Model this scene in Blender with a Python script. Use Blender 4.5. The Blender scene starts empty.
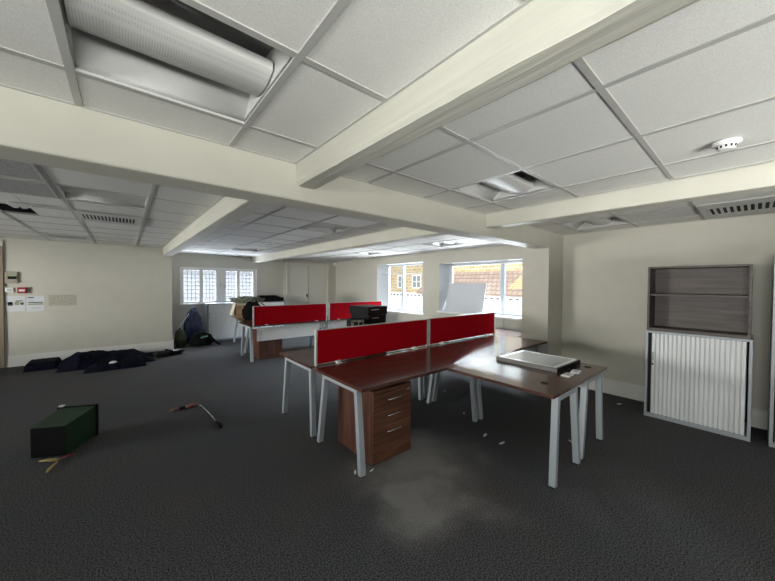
import bpy, bmesh, math, random
from mathutils import Vector, Matrix, noise
random.seed(7)
S = bpy.context.scene
COL = S.collection

# ------------------------------------------------------------------ camera
CAM_H, F_PX, YAW, PITCH, ROLL = 1.55, 311.47, 0.701066, -0.0200364, 0.0063491
fwd = Vector((math.sin(YAW)*math.cos(PITCH), math.cos(YAW)*math.cos(PITCH), math.sin(PITCH)))
rgt = Vector((math.cos(YAW), -math.sin(YAW), 0)); upv = rgt.cross(fwd)
r2 = rgt*math.cos(ROLL)+upv*math.sin(ROLL); u2 = -rgt*math.sin(ROLL)+upv*math.cos(ROLL)
cd = bpy.data.cameras.new('camera'); cam = bpy.data.objects.new('camera', cd); COL.objects.link(cam)
cd.sensor_fit = 'HORIZONTAL'; cd.sensor_width = 36.0; cd.lens = 36.0*F_PX/775.0; cd.clip_start = 0.02
M3 = Matrix((r2, u2, -fwd)).transposed()
cam.matrix_world = Matrix.Translation((0, 0, CAM_H)) @ M3.to_4x4()
S.camera = cam

# ------------------------------------------------------------------ world, sun, exposure
SKY = .55
w = bpy.data.worlds.new('sky'); S.world = w; w.use_nodes = True
wn = w.node_tree.nodes; wl = w.node_tree.links
bgn = wn['Background']; bgn.inputs['Strength'].default_value = SKY
tc = wn.new('ShaderNodeTexCoord'); sx = wn.new('ShaderNodeSeparateXYZ'); rmp = wn.new('ShaderNodeValToRGB')
mr = wn.new('ShaderNodeMapRange'); mr.inputs[1].default_value = -1; mr.inputs[2].default_value = 1
wl.new(tc.outputs['Generated'], sx.inputs[0]); wl.new(sx.outputs['Z'], mr.inputs[0]); wl.new(mr.outputs[0], rmp.inputs[0])
rmp.color_ramp.elements[0].color = (0.50, 0.47, 0.42, 1); rmp.color_ramp.elements[0].position = 0.40
rmp.color_ramp.elements[1].color = (0.86, 0.93, 1.0, 1); rmp.color_ramp.elements[1].position = 0.56
wl.new(rmp.outputs[0], bgn.inputs['Color'])
sd = bpy.data.lights.new('sun', 'SUN'); sd.energy = 1.5; sd.angle = 0.01; sd.color = (1.0, 0.95, 0.86)
sun = bpy.data.objects.new('sun', sd); COL.objects.link(sun)
sun.rotation_euler = Vector((0.80, -0.25, -0.62)).to_track_quat('-Z', 'Y').to_euler()
def daylight(name, loc, direction, sx_, sy_, watts, col):
    a_ = bpy.data.lights.new(name, 'AREA'); a_.shape = 'RECTANGLE'; a_.size = sx_; a_.size_y = sy_; a_.energy = watts; a_.color = col
    o_ = bpy.data.objects.new(name, a_); COL.objects.link(o_); o_.location = loc; o_.rotation_euler = Vector(direction).to_track_quat('-Z', 'Y').to_euler(); return o_
# daylight outside the windows: behind the camera, and off the sunlit roofs below the right-hand and back windows
daylight('daylight_front', (-1.9, -6.0, -.9), (.10, .25, 1), 5.6, 5.0, 2450, (1.0, .97, .92))
daylight('daylight_side', (-7.4, -.6, .95), (1, .12, .02), 3.2, 1.1, 410, (1.0, .97, .92))
daylight('added_far_side_fill', (-7.2, 5.6, 1.42), (1, .25, .0), 3.4, 1.0, 560, (1.0, .97, .92))  # added fill from the unseen far left, brightens the notice wall
daylight('daylight_large_window', (9.6, 4.1, -.05), (-.85, -.08, .52), 3.4, 2.2, 480, (.90, .95, 1.0))
daylight('daylight_small_window', (9.6, 7.6, -.05), (-.85, -.08, .52), 3.2, 2.2, 400, (.90, .95, 1.0))
daylight('sky_large_window', (8.6, 3.9, 4.2), (-.80, 0, -.62), 3.6, 2.6, 2500, (.76, .88, 1.0))
daylight('sky_small_window', (8.6, 6.9, 4.2), (-.80, 0, -.62), 2.4, 2.6, 2100, (.86, .93, 1.0))
daylight('daylight_back_window', (2.1, 11.4, .45), (0, -.85, .52), 2.0, 1.0, 330, (.92, .96, 1.0))
daylight('sky_back_window', (2.1, 12.0, 3.6), (0, -.75, -.6), 2.6, 2.0, 1100, (.92, .96, 1.0))
vs = S.view_settings; vs.view_transform = 'Standard'; vs.look = 'None'; vs.gamma = 1.0; vs.use_curve_mapping = False
vs.exposure = 0.8
try:
    S.cycles.use_denoising = True; S.cycles.max_bounces = 12; S.cycles.diffuse_bounces = 8
    S.cycles.sample_clamp_indirect = 6.0; S.cycles.caustics_reflective = False; S.cycles.caustics_refractive = False
except Exception: pass

# ------------------------------------------------------------------ materials
def mat(name, col, rough=0.6, metal=0.0, spec=0.5):
    m = bpy.data.materials.new(name); m.use_nodes = True
    b = m.node_tree.nodes['Principled BSDF']
    b.inputs['Base Color'].default_value = (*col, 1); b.inputs['Roughness'].default_value = rough
    b.inputs['Metallic'].default_value = metal; b.inputs['Specular IOR Level'].default_value = spec
    return m
def nodes(m): return m.node_tree.nodes, m.node_tree.links, m.node_tree.nodes['Principled BSDF']
def coord(m, scale=(1, 1, 1), rot=(0, 0, 0)):
    n, l, b = nodes(m)
    t = n.new('ShaderNodeTexCoord'); mp = n.new('ShaderNodeMapping')
    mp.inputs['Scale'].default_value = scale; mp.inputs['Rotation'].default_value = rot
    l.new(t.outputs['Object'], mp.inputs[0]); return mp.outputs[0]
def noisy(m, c1, c2, scale, detail=4, lo=0.35, hi=0.65, vscale=(1, 1, 1), bump=0.0, bdist=0.002, rot=(0, 0, 0)):
    n, l, b = nodes(m); v = coord(m, vscale, rot)
    t = n.new('ShaderNodeTexNoise'); t.inputs['Scale'].default_value = scale; t.inputs['Detail'].default_value = detail
    l.new(v, t.inputs['Vector'])
    r = n.new('ShaderNodeValToRGB'); r.color_ramp.elements[0].position = lo; r.color_ramp.elements[1].position = hi
    r.color_ramp.elements[0].color = (*c1, 1); r.color_ramp.elements[1].color = (*c2, 1)
    l.new(t.outputs['Fac'], r.inputs[0]); l.new(r.outputs[0], b.inputs['Base Color'])
    if bump:
        bp = n.new('ShaderNodeBump'); bp.inputs['Strength'].default_value = bump; bp.inputs['Distance'].default_value = bdist
        l.new(t.outputs['Fac'], bp.inputs['Height']); l.new(bp.outputs[0], b.inputs['Normal'])
    return r
def nmat(name, c1, c2, scale, rough=0.7, **k):
    m = mat(name, c1, rough, spec=k.pop('spec', 0.4)); noisy(m, c1, c2, scale, **k); return m

M = {}
M['wall'] = nmat('wall_paint', (0.505, 0.487, 0.425), (0.525, 0.507, 0.443), 6, 0.75, detail=8, bump=0.12, bdist=0.004)
M['beam'] = nmat('beam_paint', (0.515, 0.50, 0.435), (0.54, 0.525, 0.46), 4, 0.6, detail=8, bump=0.12, bdist=0.004)
M['oldbeam'] = nmat('painted_timber', (0.46, 0.45, 0.40), (0.50, 0.49, 0.43), 26, 0.6, detail=9, vscale=(1, 0.06, 1), bump=0.55, bdist=0.012)
M['tile'] = nmat('mineral_fibre_tile', (0.66, 0.655, 0.635), (0.78, 0.775, 0.755), 260, 0.85, detail=2, bump=0.2, bdist=0.002)
M['tbar'] = mat('grid_bar', (0.43, 0.425, 0.41), 0.5, 0.0, .35)
M['perf'] = nmat('perforated_tile', (0.12, 0.12, 0.12), (0.50, 0.50, 0.49), 200, 0.7, detail=0, lo=0.42, hi=0.5)
M['skirt'] = mat('skirting_gloss', (0.66, 0.65, 0.62), 0.35)
M['white'] = mat('white_gloss', (0.80, 0.80, 0.79), 0.35)
M['upvc'] = mat('window_frame_white', (0.50, 0.54, 0.58), 0.4)
M['reveal'] = mat('reveal_paint', (0.50, 0.52, 0.54), 0.6)
M['plate'] = mat('white_plastic', (0.76, 0.76, 0.75), 0.4)
M['pan'] = mat('fitting_enamel', (0.55, 0.55, 0.54), 0.5, 0, .3)
M['dark'] = mat('void_black', (0.012, 0.012, 0.012), 0.9)
M['black'] = mat('black_plastic', (0.008, 0.008, 0.009), 0.45, 0, .12)
M['pcgrey'] = nmat('pc_back_plate', (0.10, 0.10, 0.09), (0.34, 0.34, 0.32), 60, 0.45, detail=2)
M['silver'] = mat('silver_paint', (0.36, 0.39, 0.42), 0.45, 0.15)
M['alu'] = mat('aluminium', (0.62, 0.61, 0.60), 0.38, 0.6)
M['shutter'] = mat('shutter_plastic', (0.78, 0.79, 0.80), 0.4)
M['chrome'] = mat('satin_chrome', (0.75, 0.75, 0.75), 0.25, 0.9)
M['red'] = nmat('red_fabric', (0.31, 0.0006, 0.004), (0.39, 0.001, 0.010), 260, 0.9, spec=0.08, detail=2, bump=0.2, bdist=0.001)
M['door'] = mat('door_paint', (0.60, 0.58, 0.52), 0.5)
M['brown'] = nmat('brown_door', (0.20, 0.12, 0.07), (0.28, 0.17, 0.10), 30, 0.5, vscale=(1, 1, 0.06))
M['jamb'] = mat('brown_jamb', (0.24, 0.19, 0.14), 0.5)
M['green'] = mat('green_bin', (0.008, 0.032, 0.011), 0.55, 0, .3)
M['navy'] = nmat('navy_cloth', (0.0025, 0.003, 0.008), (0.005, 0.006, 0.016), 14, 0.85, spec=.08, bump=0.5, bdist=0.01)
M['bluebag'] = nmat('blue_nylon', (0.018, 0.026, 0.075), (0.035, 0.05, 0.12), 8, 0.4, bump=0.5, bdist=0.015)
M['olive'] = nmat('olive_canvas', (0.020, 0.026, 0.016), (0.045, 0.055, 0.03), 9, 0.8, bump=0.4, bdist=0.01)
M['blackcloth'] = nmat('black_cloth', (0.004, 0.004, 0.005), (0.010, 0.010, 0.011), 12, 0.9, spec=0.05, bump=0.5, bdist=0.01)
M['card'] = nmat('cardboard', (0.27, 0.17, 0.095), (0.36, 0.24, 0.14), 9, 0.85)
M['cardlight'] = mat('pale_cardboard', (0.62, 0.55, 0.43), 0.8)
M['grit'] = nmat('mottled_cloth', (0.05, 0.055, 0.04), (0.22, 0.23, 0.19), 18, 0.85, bump=0.5, bdist=0.01)
M['paper'] = mat('paper', (0.72, 0.73, 0.74), 0.6)
M['beige'] = nmat('faded_paper', (0.34, 0.32, 0.25), (0.46, 0.44, 0.37), 40, 0.8, detail=5)
M['darkred'] = mat('dark_red_scrap', (0.13, 0.01, 0.012), 0.6)
M['callred'] = mat('call_point_red', (0.28, 0.008, 0.012), 0.4)
M['yellow'] = mat('yellow_ribbon', (0.34, 0.26, 0.10), 0.6)
M['rust'] = nmat('rusty_red', (0.09, 0.03, 0.025), (0.22, 0.09, 0.075), 60, 0.7)
M['display'] = mat('display_panel', (0.30, 0.34, 0.20), 0.25)
M['olivebox'] = mat('panel_bezel', (0.30, 0.27, 0.22), 0.5)
M['framegrey'] = mat('dull_metal_frame', (0.14, 0.135, 0.125), 0.45, .2)
M['board'] = mat('whiteboard_back', (0.56, 0.59, 0.63), 0.45)
M['tag'] = mat('white_label', (0.8, 0.8, 0.8), 0.5)
M['gtag'] = mat('green_webbing', (0.04, 0.16, 0.08), 0.6)
M['frosted'] = mat('cabinet_glass_surface', (0.60, 0.64, 0.63), 0.12)

def wood(name, c1, c2, c3, rough, axis, spec=0.5):
    m = mat(name, c1, rough, spec=spec); n, l, b = nodes(m)
    sc = {'x': (0.6, 9, 9), 'y': (9, 0.6, 9), 'z': (9, 9, 0.6)}[axis]
    v = coord(m, sc)
    t = n.new('ShaderNodeTexNoise'); t.inputs['Scale'].default_value = 3.2; t.inputs['Detail'].default_value = 7; t.inputs['Distortion'].default_value = 0.6
    l.new(v, t.inputs['Vector'])
    r = n.new('ShaderNodeValToRGB'); e = r.color_ramp.elements
    e[0].position = 0.3; e[0].color = (*c1, 1); e[1].position = 0.72; e[1].color = (*c3, 1)
    k = e.new(0.5); k.color = (*c2, 1)
    l.new(t.outputs['Fac'], r.inputs[0]); l.new(r.outputs[0], b.inputs['Base Color'])
    return m
M['walnut'] = wood('walnut_top', (0.055, 0.022, 0.016), (0.085, 0.036, 0.026), (0.12, 0.055, 0.04), 0.17, 'x', .24)
M['walnut_r'] = wood('walnut_return', (0.055, 0.026, 0.020), (0.085, 0.042, 0.032), (0.12, 0.062, 0.048), 0.17, 'x', .24)
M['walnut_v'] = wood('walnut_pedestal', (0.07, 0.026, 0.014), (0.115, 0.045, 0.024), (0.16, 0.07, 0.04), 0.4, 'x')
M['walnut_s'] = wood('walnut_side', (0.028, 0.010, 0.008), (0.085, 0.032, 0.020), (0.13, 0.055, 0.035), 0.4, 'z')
M['bookwood'] = wood('grey_walnut', (0.040, 0.030, 0.028), (0.075, 0.058, 0.052), (0.115, 0.092, 0.083), 0.5, 'x')

# carpet: dark short pile with fine flecks, broad warm mottling and a painted pool of light
m = mat('carpet', (0.03, 0.03, 0.03), 0.95, spec=0.15); n, l, b = nodes(m); v = coord(m)
t1 = n.new('ShaderNodeTexNoise'); t1.inputs['Scale'].default_value = 115; t1.inputs['Detail'].default_value = 4
t2 = n.new('ShaderNodeTexNoise'); t2.inputs['Scale'].default_value = 1.1; t2.inputs['Detail'].default_value = 5
l.new(v, t1.inputs['Vector']); l.new(v, t2.inputs['Vector'])
ra = n.new('ShaderNodeValToRGB'); ra.color_ramp.elements[0].position = 0.36; ra.color_ramp.elements[1].position = 0.66
ra.color_ramp.elements[0].color = (0.014, 0.0145, 0.016, 1); ra.color_ramp.elements[1].color = (0.115, 0.116, 0.126, 1)
rb = n.new('ShaderNodeValToRGB'); rb.color_ramp.elements[0].position = 0.42; rb.color_ramp.elements[1].position = 0.68
rb.color_ramp.elements[0].color = (0, 0, 0, 1); rb.color_ramp.elements[1].color = (0.55, 0.55, 0.55, 1)
mx = n.new('ShaderNodeMix'); mx.data_type = 'RGBA'; mx.blend_type = 'MULTIPLY'; mx.inputs['B'].default_value = (1.25, 1.12, 0.95, 1)
l.new(t1.outputs['Fac'], ra.inputs[0]); l.new(t2.outputs['Fac'], rb.inputs[0])
l.new(rb.outputs[0], mx.inputs['Factor']); l.new(ra.outputs[0], mx.inputs['A']); l.new(mx.outputs['Result'], b.inputs['Base Color'])
# pool of light in front of the bench, painted as lighter carpet colour
def light_pool(cx, cy, rx, ry, rot):
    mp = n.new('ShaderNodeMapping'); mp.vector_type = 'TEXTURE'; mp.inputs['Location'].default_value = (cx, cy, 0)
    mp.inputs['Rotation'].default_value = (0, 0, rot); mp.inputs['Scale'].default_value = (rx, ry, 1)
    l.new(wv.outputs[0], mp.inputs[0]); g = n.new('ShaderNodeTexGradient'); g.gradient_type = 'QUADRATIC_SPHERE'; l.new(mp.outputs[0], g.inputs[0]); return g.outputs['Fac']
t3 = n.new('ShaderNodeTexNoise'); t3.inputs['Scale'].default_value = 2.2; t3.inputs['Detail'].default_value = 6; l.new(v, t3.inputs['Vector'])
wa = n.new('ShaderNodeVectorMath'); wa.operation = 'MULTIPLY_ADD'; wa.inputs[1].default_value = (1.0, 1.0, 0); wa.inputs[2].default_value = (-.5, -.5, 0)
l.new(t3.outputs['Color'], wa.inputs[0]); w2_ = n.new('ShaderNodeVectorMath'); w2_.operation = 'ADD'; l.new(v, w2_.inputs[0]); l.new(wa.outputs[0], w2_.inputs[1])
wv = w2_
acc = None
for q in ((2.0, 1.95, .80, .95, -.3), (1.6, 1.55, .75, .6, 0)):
    o_ = light_pool(*q)
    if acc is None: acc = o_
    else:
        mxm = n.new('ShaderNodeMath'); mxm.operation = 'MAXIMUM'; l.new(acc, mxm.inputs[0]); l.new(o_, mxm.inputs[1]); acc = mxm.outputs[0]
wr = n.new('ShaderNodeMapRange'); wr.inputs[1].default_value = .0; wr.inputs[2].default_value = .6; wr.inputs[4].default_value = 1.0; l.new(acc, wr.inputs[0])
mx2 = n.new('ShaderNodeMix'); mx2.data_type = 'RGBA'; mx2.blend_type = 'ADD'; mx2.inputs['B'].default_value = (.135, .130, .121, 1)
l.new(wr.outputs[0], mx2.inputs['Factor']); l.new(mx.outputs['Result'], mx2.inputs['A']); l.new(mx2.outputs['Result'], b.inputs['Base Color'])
bp = n.new('ShaderNodeBump'); bp.inputs['Strength'].default_value = 0.12; bp.inputs['Distance'].default_value = 0.002
l.new(t1.outputs['Fac'], bp.inputs['Height']); l.new(bp.outputs[0], b.inputs['Normal'])
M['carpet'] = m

# thin clear glass
m = bpy.data.materials.new('window_glass'); m.use_nodes = True; n = m.node_tree.nodes; l = m.node_tree.links; n.clear()
o = n.new('ShaderNodeOutputMaterial'); mxs = n.new('ShaderNodeMixShader'); tr = n.new('ShaderNodeBsdfTransparent'); gl = n.new('ShaderNodeBsdfGlossy')
gl.inputs['Roughness'].default_value = 0.02; lw = n.new('ShaderNodeFresnel'); lw.inputs[0].default_value = 1.2
tr.inputs[0].default_value = (0.95, 0.97, 0.97, 1)
l.new(lw.outputs[0], mxs.inputs[0]); l.new(tr.outputs[0], mxs.inputs[1]); l.new(gl.outputs[0], mxs.inputs[2]); l.new(mxs.outputs[0], o.inputs[0])
M['glass'] = m
# obscured leaded glass: lets light through, scatters the view
m = bpy.data.materials.new('obscured_glass'); m.use_nodes = True; n = m.node_tree.nodes; l = m.node_tree.links; n.clear()
o = n.new('ShaderNodeOutputMaterial'); mxs = n.new('ShaderNodeMixShader'); tr = n.new('ShaderNodeBsdfTransparent'); gl = n.new('ShaderNodeBsdfTranslucent')
mxs.inputs[0].default_value = 0.02; tr.inputs[0].default_value = (0.72, 0.74, 0.77, 1); gl.inputs[0].default_value = (0.9, 0.93, 0.97, 1)
l.new(tr.outputs[0], mxs.inputs[1]); l.new(gl.outputs[0], mxs.inputs[2]); l.new(mxs.outputs[0], o.inputs[0])
M['obscured'] = m

def brickmat(name, c1, c2, mortar, scale, w=0.5, h=0.25):
    m = mat(name, c1, 0.85); n, l, b = nodes(m)
    t = n.new('ShaderNodeTexCoord'); s = n.new('ShaderNodeSeparateXYZ'); c = n.new('ShaderNodeCombineXYZ')
    l.new(t.outputs['Object'], s.inputs[0]); l.new(s.outputs['Y'], c.inputs['X']); l.new(s.outputs['Z'], c.inputs['Y'])
    br = n.new('ShaderNodeTexBrick'); br.inputs['Scale'].default_value = scale
    br.inputs['Color1'].default_value = (*c1, 1); br.inputs['Color2'].default_value = (*c2, 1); br.inputs['Mortar'].default_value = (*mortar, 1)
    br.inputs['Brick Width'].default_value = w; br.inputs['Row Height'].default_value = h; br.inputs['Mortar Size'].default_value = 0.03
    l.new(c.outputs[0], br.inputs['Vector']); l.new(br.outputs['Color'], b.inputs['Base Color']); return m
M['ybrick'] = brickmat('yellow_brick', (0.56, 0.42, 0.23), (0.44, 0.31, 0.17), (0.58, 0.52, 0.43), 1.3)
M['rooftile'] = brickmat('clay_roof_tile', (0.36, 0.26, 0.22), (0.44, 0.34, 0.30), (0.22, 0.16, 0.14), 1.6, 0.4, 0.3)
M['render'] = mat('white_render', (0.85, 0.85, 0.85), 0.8)
M['gablebrick'] = brickmat('orange_brick', (0.62, 0.30, 0.13), (0.55, 0.25, 0.11), (0.5, 0.4, 0.33), 2.6)
M['outpane'] = mat('far_window_pane', (0.25, 0.28, 0.30), 0.15)
M['ventdark'] = mat('vent_brick', (0.10, 0.10, 0.11), 0.8)
M['slate'] = mat('grey_coping', (0.45, 0.45, 0.47), 0.7)

# ------------------------------------------------------------------ mesh helpers
class MB:
    def __init__(s): s.bm = bmesh.new()
    def hexa(s, p, mi=0):
        v = [s.bm.verts.new(q) for q in p]
        for f in ((3, 2, 1, 0), (4, 5, 6, 7), (0, 1, 5, 4), (1, 2, 6, 5), (2, 3, 7, 6), (3, 0, 4, 7)):
            s.bm.faces.new([v[i] for i in f]).material_index = mi
        return s
    def box(s, x0, x1, y0, y1, z0, z1, mi=0):
        return s.hexa([(x0, y0, z0), (x1, y0, z0), (x1, y1, z0), (x0, y1, z0), (x0, y0, z1), (x1, y0, z1), (x1, y1, z1), (x0, y1, z1)], mi)
    def bar(s, a, b, w, d, wdir, mi=0):
        """slanted bar whose ends stay horizontal: w along wdir (in plan), d along the other plan axis"""
        a = Vector(a); b = Vector(b); W = Vector(wdir).normalized()*w/2; D = Vector((-wdir[1], wdir[0], 0)).normalized()*d/2
        q = [-W-D, W-D, W+D, -W+D]
        return s.hexa([a+k for k in q]+[b+k for k in q], mi)
    def prism(s, poly, a0, a1, axis, mi=0):
        def P(u, v, a): return {'x': (a, u, v), 'y': (u, a, v), 'z': (u, v, a)}[axis]
        A = [s.bm.verts.new(P(u, v, a0)) for u, v in poly]; B = [s.bm.verts.new(P(u, v, a1)) for u, v in poly]
        n = len(poly)
        for f in [list(reversed(A)), B]+[[A[i], A[(i+1) % n], B[(i+1) % n], B[i]] for i in range(n)]:
            s.bm.faces.new(f).material_index = mi
        return s
    def sheet(s, poly, a0, a1, axis, mi=0):
        def P(u, v, a): return {'x': (a, u, v), 'y': (u, a, v), 'z': (u, v, a)}[axis]
        A = [s.bm.verts.new(P(u, v, a0)) for u, v in poly]; B = [s.bm.verts.new(P(u, v, a1)) for u, v in poly]
        for i in range(len(poly)-1): s.bm.faces.new([A[i], A[i+1], B[i+1], B[i]]).material_index = mi
        return s
    def tube(s, pts, r, n=8, mi=0):
        pts = [Vector(p) for p in pts]; rings = []
        for i, p in enumerate(pts):
            d = (pts[min(i+1, len(pts)-1)]-pts[max(i-1, 0)]).normalized()
            a = d.orthogonal().normalized() if abs(d.z) > .95 else d.cross(Vector((0, 0, 1))).normalized()
            c = d.cross(a); rr = r[i] if isinstance(r, (list, tuple)) else r
            rings.append([s.bm.verts.new(p+(a*math.cos(k*math.tau/n)+c*math.sin(k*math.tau/n))*rr) for k in range(n)])
        for A, B in zip(rings, rings[1:]):
            for k in range(n):
                f = s.bm.faces.new([A[k], A[(k+1) % n], B[(k+1) % n], B[k]]); f.smooth = True; f.material_index = mi
        s.bm.faces.new(list(reversed(rings[0]))).material_index = mi; s.bm.faces.new(rings[-1]).material_index = mi
        return s
    def lathe(s, prof, c=(0, 0, 0), n=28, mi=0):
        rings = [[s.bm.verts.new((c[0]+r*math.cos(k*math.tau/n), c[1]+r*math.sin(k*math.tau/n), c[2]+z)) for k in range(n)] for r, z in prof]
        for A, B in zip(rings, rings[1:]):
            for k in range(n):
                f = s.bm.faces.new([A[k], A[(k+1) % n], B[(k+1) % n], B[k]]); f.smooth = True; f.material_index = mi
        s.bm.faces.new(list(reversed(rings[0]))).material_index = mi; s.bm.faces.new(rings[-1]).material_index = mi
        return s
    def blob(s, c, size, seed, amp=0.18, freq=2.2, zmin=None, sub=4, mi=0, rot=0.0, sharp=1.0, taper=0.0):
        r = bmesh.ops.create_icosphere(s.bm, subdivisions=sub, radius=1.0); o = Vector((seed*7.3, seed*3.1, seed*1.7))
        cr, sr = math.cos(rot), math.sin(rot)
        for v in r['verts']:
            p = v.co.normalized()
            f = 1+amp*noise.fractal(p*freq+o, 1.0, 2.0, 4)+amp*0.5*abs(noise.noise(p*freq*2.3+o))
            tp = 1-taper*p.z; x, y, z = p.x*f*size[0]*tp, p.y*f*size[1]*tp, math.copysign(abs(p.z)**sharp, p.z)*f*size[2]
            v.co = Vector((c[0]+x*cr-y*sr, c[1]+x*sr+y*cr, c[2]+z))
            if zmin is not None and v.co.z < zmin: v.co.z = zmin
        for f in {f for v in r['verts'] for f in v.link_faces}: f.smooth = True; f.material_index = mi
        return s
    def drape(s, x0, x1, y0, y1, h, nx=60, ny=30, z0=0.0, mi=0):
        top = [[s.bm.verts.new((x0+(x1-x0)*i/nx, y0+(y1-y0)*j/ny, z0+h(i/nx, j/ny))) for j in range(ny+1)] for i in range(nx+1)]
        for i in range(nx):
            for j in range(ny):
                f = s.bm.faces.new([top[i][j], top[i+1][j], top[i+1][j+1], top[i][j+1]]); f.smooth = True; f.material_index = mi
        return s
    def build(s, name, mats, parent=None, bevel=0.0, loc=None, rotz=0.0, smooth=False):
        bmesh.ops.recalc_face_normals(s.bm, faces=s.bm.faces)
        me = bpy.data.meshes.new(name); s.bm.to_mesh(me); s.bm.free()
        for k in (mats if isinstance(mats, (list, tuple)) else [mats]): me.materials.append(k)
        o = bpy.data.objects.new(name, me); COL.objects.link(o)
        if parent: o.parent = parent
        if loc: o.location = loc
        if rotz: o.rotation_euler.z = rotz
        if bevel:
            b = o.modifiers.new('bevel', 'BEVEL'); b.width = bevel; b.segments = 2; b.limit_method = 'ANGLE'
        return o
def tag(o, label, cat, group=None, kind=None):
    o['label'] = label; o['category'] = cat
    if group: o['group'] = group
    if kind: o['kind'] = kind
    return o
def thing(name, label, cat, loc=(0, 0, 0), rotz=0.0, group=None):
    o = bpy.data.objects.new(name, None); COL.objects.link(o); o.location = loc; o.rotation_euler.z = rotz; o.empty_display_size = 0.1
    return tag(o, label, cat, group)
def struct(o, label=None):
    o['kind'] = 'structure'
    if label: o['label'] = label
    return o
def dup(o, parent=None):
    c = o.copy(); COL.objects.link(c)
    if parent: c.parent = parent; c.matrix_parent_inverse = o.matrix_parent_inverse
    for k in list(o.children): dup(k, c)
    return c
def B(x0, x1, y0, y1, z0, z1): return MB().box(x0, x1, y0, y1, z0, z1)

# ------------------------------------------------------------------ room shell
ZC, ZS = 2.34, 2.80            # tile soffit, structural slab
XL, YF = -4.6, -2.3            # left and front (behind camera) walls
XR, XW = 5.31, 5.80            # near right wall, window wall
YP, YB, YD = 8.73, 9.85, 9.77  # notice wall, back wall, cupboard wall
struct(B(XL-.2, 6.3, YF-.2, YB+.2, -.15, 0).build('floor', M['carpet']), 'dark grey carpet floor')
struct(B(XL-.2, 6.3, YF-.2, YB+.2, ZS, ZS+.2).build('ceiling_slab', M['dark']))
# notice wall with a doorway at its left end
w = MB(); w.box(-1.70, .84, YP, YP+.14, 0, ZS).box(XL, -2.55, YP, YP+.14, 0, ZS).box(-2.55, -1.70, YP, YP+.14, 2.20, ZS).box(.70, .84, YP+.14, YB, 0, ZS).box(XL, .70, YB-.1, YB, 0, ZS)
struct(w.build('wall_left', M['wall']))
SY0, SY1, SZ0, SZ1 = -1.9, .7, .85, 2.10
SW = ((SY0, SY1), (4.2, 7.2))  # second opening is unseen, added to let light onto the notice wall
w = MB(); e_ = [YF-.2, SY0, SY1, 4.2, 7.2, YB+.2]
for k in range(0, 6, 2): w.box(XL-.2, XL, e_[k], e_[k+1], 0, ZS)
SH = (SZ1, 1.88)
for (a, c), h_ in zip(SW, SH): w.box(XL-.2, XL, a, c, 0, SZ0).box(XL-.2, XL, a, c, h_, ZS)
struct(w.build('wall_side', M['wall']))
# back wall with the four-light window opening
WX0, WX1, WZ0, WZ1 = 1.157, 3.06, 1.0, 1.945
w = MB(); w.box(.84, WX0, YB, YB+.30, 0, ZS).box(WX1, 6.15, YB, YB+.30, 0, ZS).box(WX0, WX1, YB, YB+.30, 0, WZ0).box(WX0, WX1, YB, YB+.30, WZ1, ZS)
w.box(3.90, 5.8, YD, YB, 2.19, ZS).box(3.90, 4.03, YD, YB, 0, 2.19).box(5.47, 5.8, YD, YB, 0, 2.19)
struct(w.build('wall_back', M['wall']))
# window wall, two openings
W1 = (5.48, 7.36, .80, 2.13); W2 = (2.88, 4.935, .915, 2.055)
w = MB(); T = XW+.35
w.box(XW, T, W1[1], YB, 0, ZS).box(XW, T, W2[1], W1[0], 0, ZS).box(XW, T, 2.2, W2[0], 0, ZS)
for a in (W1, W2): w.box(XW, T, a[0], a[1], 0, a[2]).box(XW, T, a[0], a[1], a[3], ZS)
struct(w.build('wall_window', M['wall']))
struct(B(XR, T, YF, 2.2, 0, ZS).build('wall_right', M['wall']))
struct(B(4.79, XW, 1.985, 2.385, 0, ZS).build('wall_pillar', M['wall']))
# front wall (behind the camera) with a wide window band
FX0, FX1, FZ0, FZ1 = -3.9, 2.6, .75, 2.15
w = MB(); w.box(XL, FX0, YF-.2, YF, 0, ZS).box(FX1, T, YF-.2, YF, 0, ZS).box(FX0, FX1, YF-.2, YF, 0, FZ0).box(FX0, FX1, YF-.2, YF, FZ1, ZS)
struct(w.build('wall_front', M['wall']))
# skirting boards
def skirt(name, pts):
    s = MB()
    for (x0, x1, y0, y1) in pts: s.box(x0, x1, y0, y1, 0, .185).box(x0+(.006 if x1-x0 < .05 else 0), x1-(.0 if x1-x0 < .05 else 0), y0+(.006 if y1-y0 < .05 else 0), y1, .185, .21)
    return struct(s.build(name, M['skirt'], bevel=.003))
skirt('baseboard_left', [(-1.62, .84, YP-.022, YP), (.84, .862, YP-.022, YB)])
skirt('baseboard_right', [(XR-.02, XR, YF, 1.985)])
skirt('baseboard_pillar', [(4.77, 4.79, 1.985, 2.385), (4.77, XR, 1.965, 1.985)])
skirt('baseboard_back', [(.86, 3.9, YB-.02, YB)])
skirt('baseboard_window', [(XW-.02, XW, 2.385, YD)])

# beams
def beam(name, pts_bottom, z0, material, bevel=.012):
    (ax, ay), (bx, by), (cx, cy), (dx, dy) = pts_bottom
    p = [(ax, ay, z0), (bx, by, z0), (cx, cy, z0), (dx, dy, z0)]
    return struct(MB().hexa(p+[(q[0], q[1], ZS) for q in p]).build(name, material, bevel=bevel))
beam('ceiling_beam_cross', [(XL, 1.98), (4.79, 1.98), (4.79, 2.21), (XL, 2.21)], 2.103, M['beam'])
beam('ceiling_beam_right', [(3.245, YF), (3.40, YF), (3.26, 1.98), (3.11, 1.98)], 2.195, M['beam'])
beam('ceiling_beam_far_left', [(.71, 2.21), (.875, 2.21), (.84, YB), (.665, YB)], 2.17, M['oldbeam'])
beam('ceiling_beam_far_right', [(2.95, 2.21), (3.12, 2.21), (3.12, YB), (2.95, YB)], 2.18, M['beam'])
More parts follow.
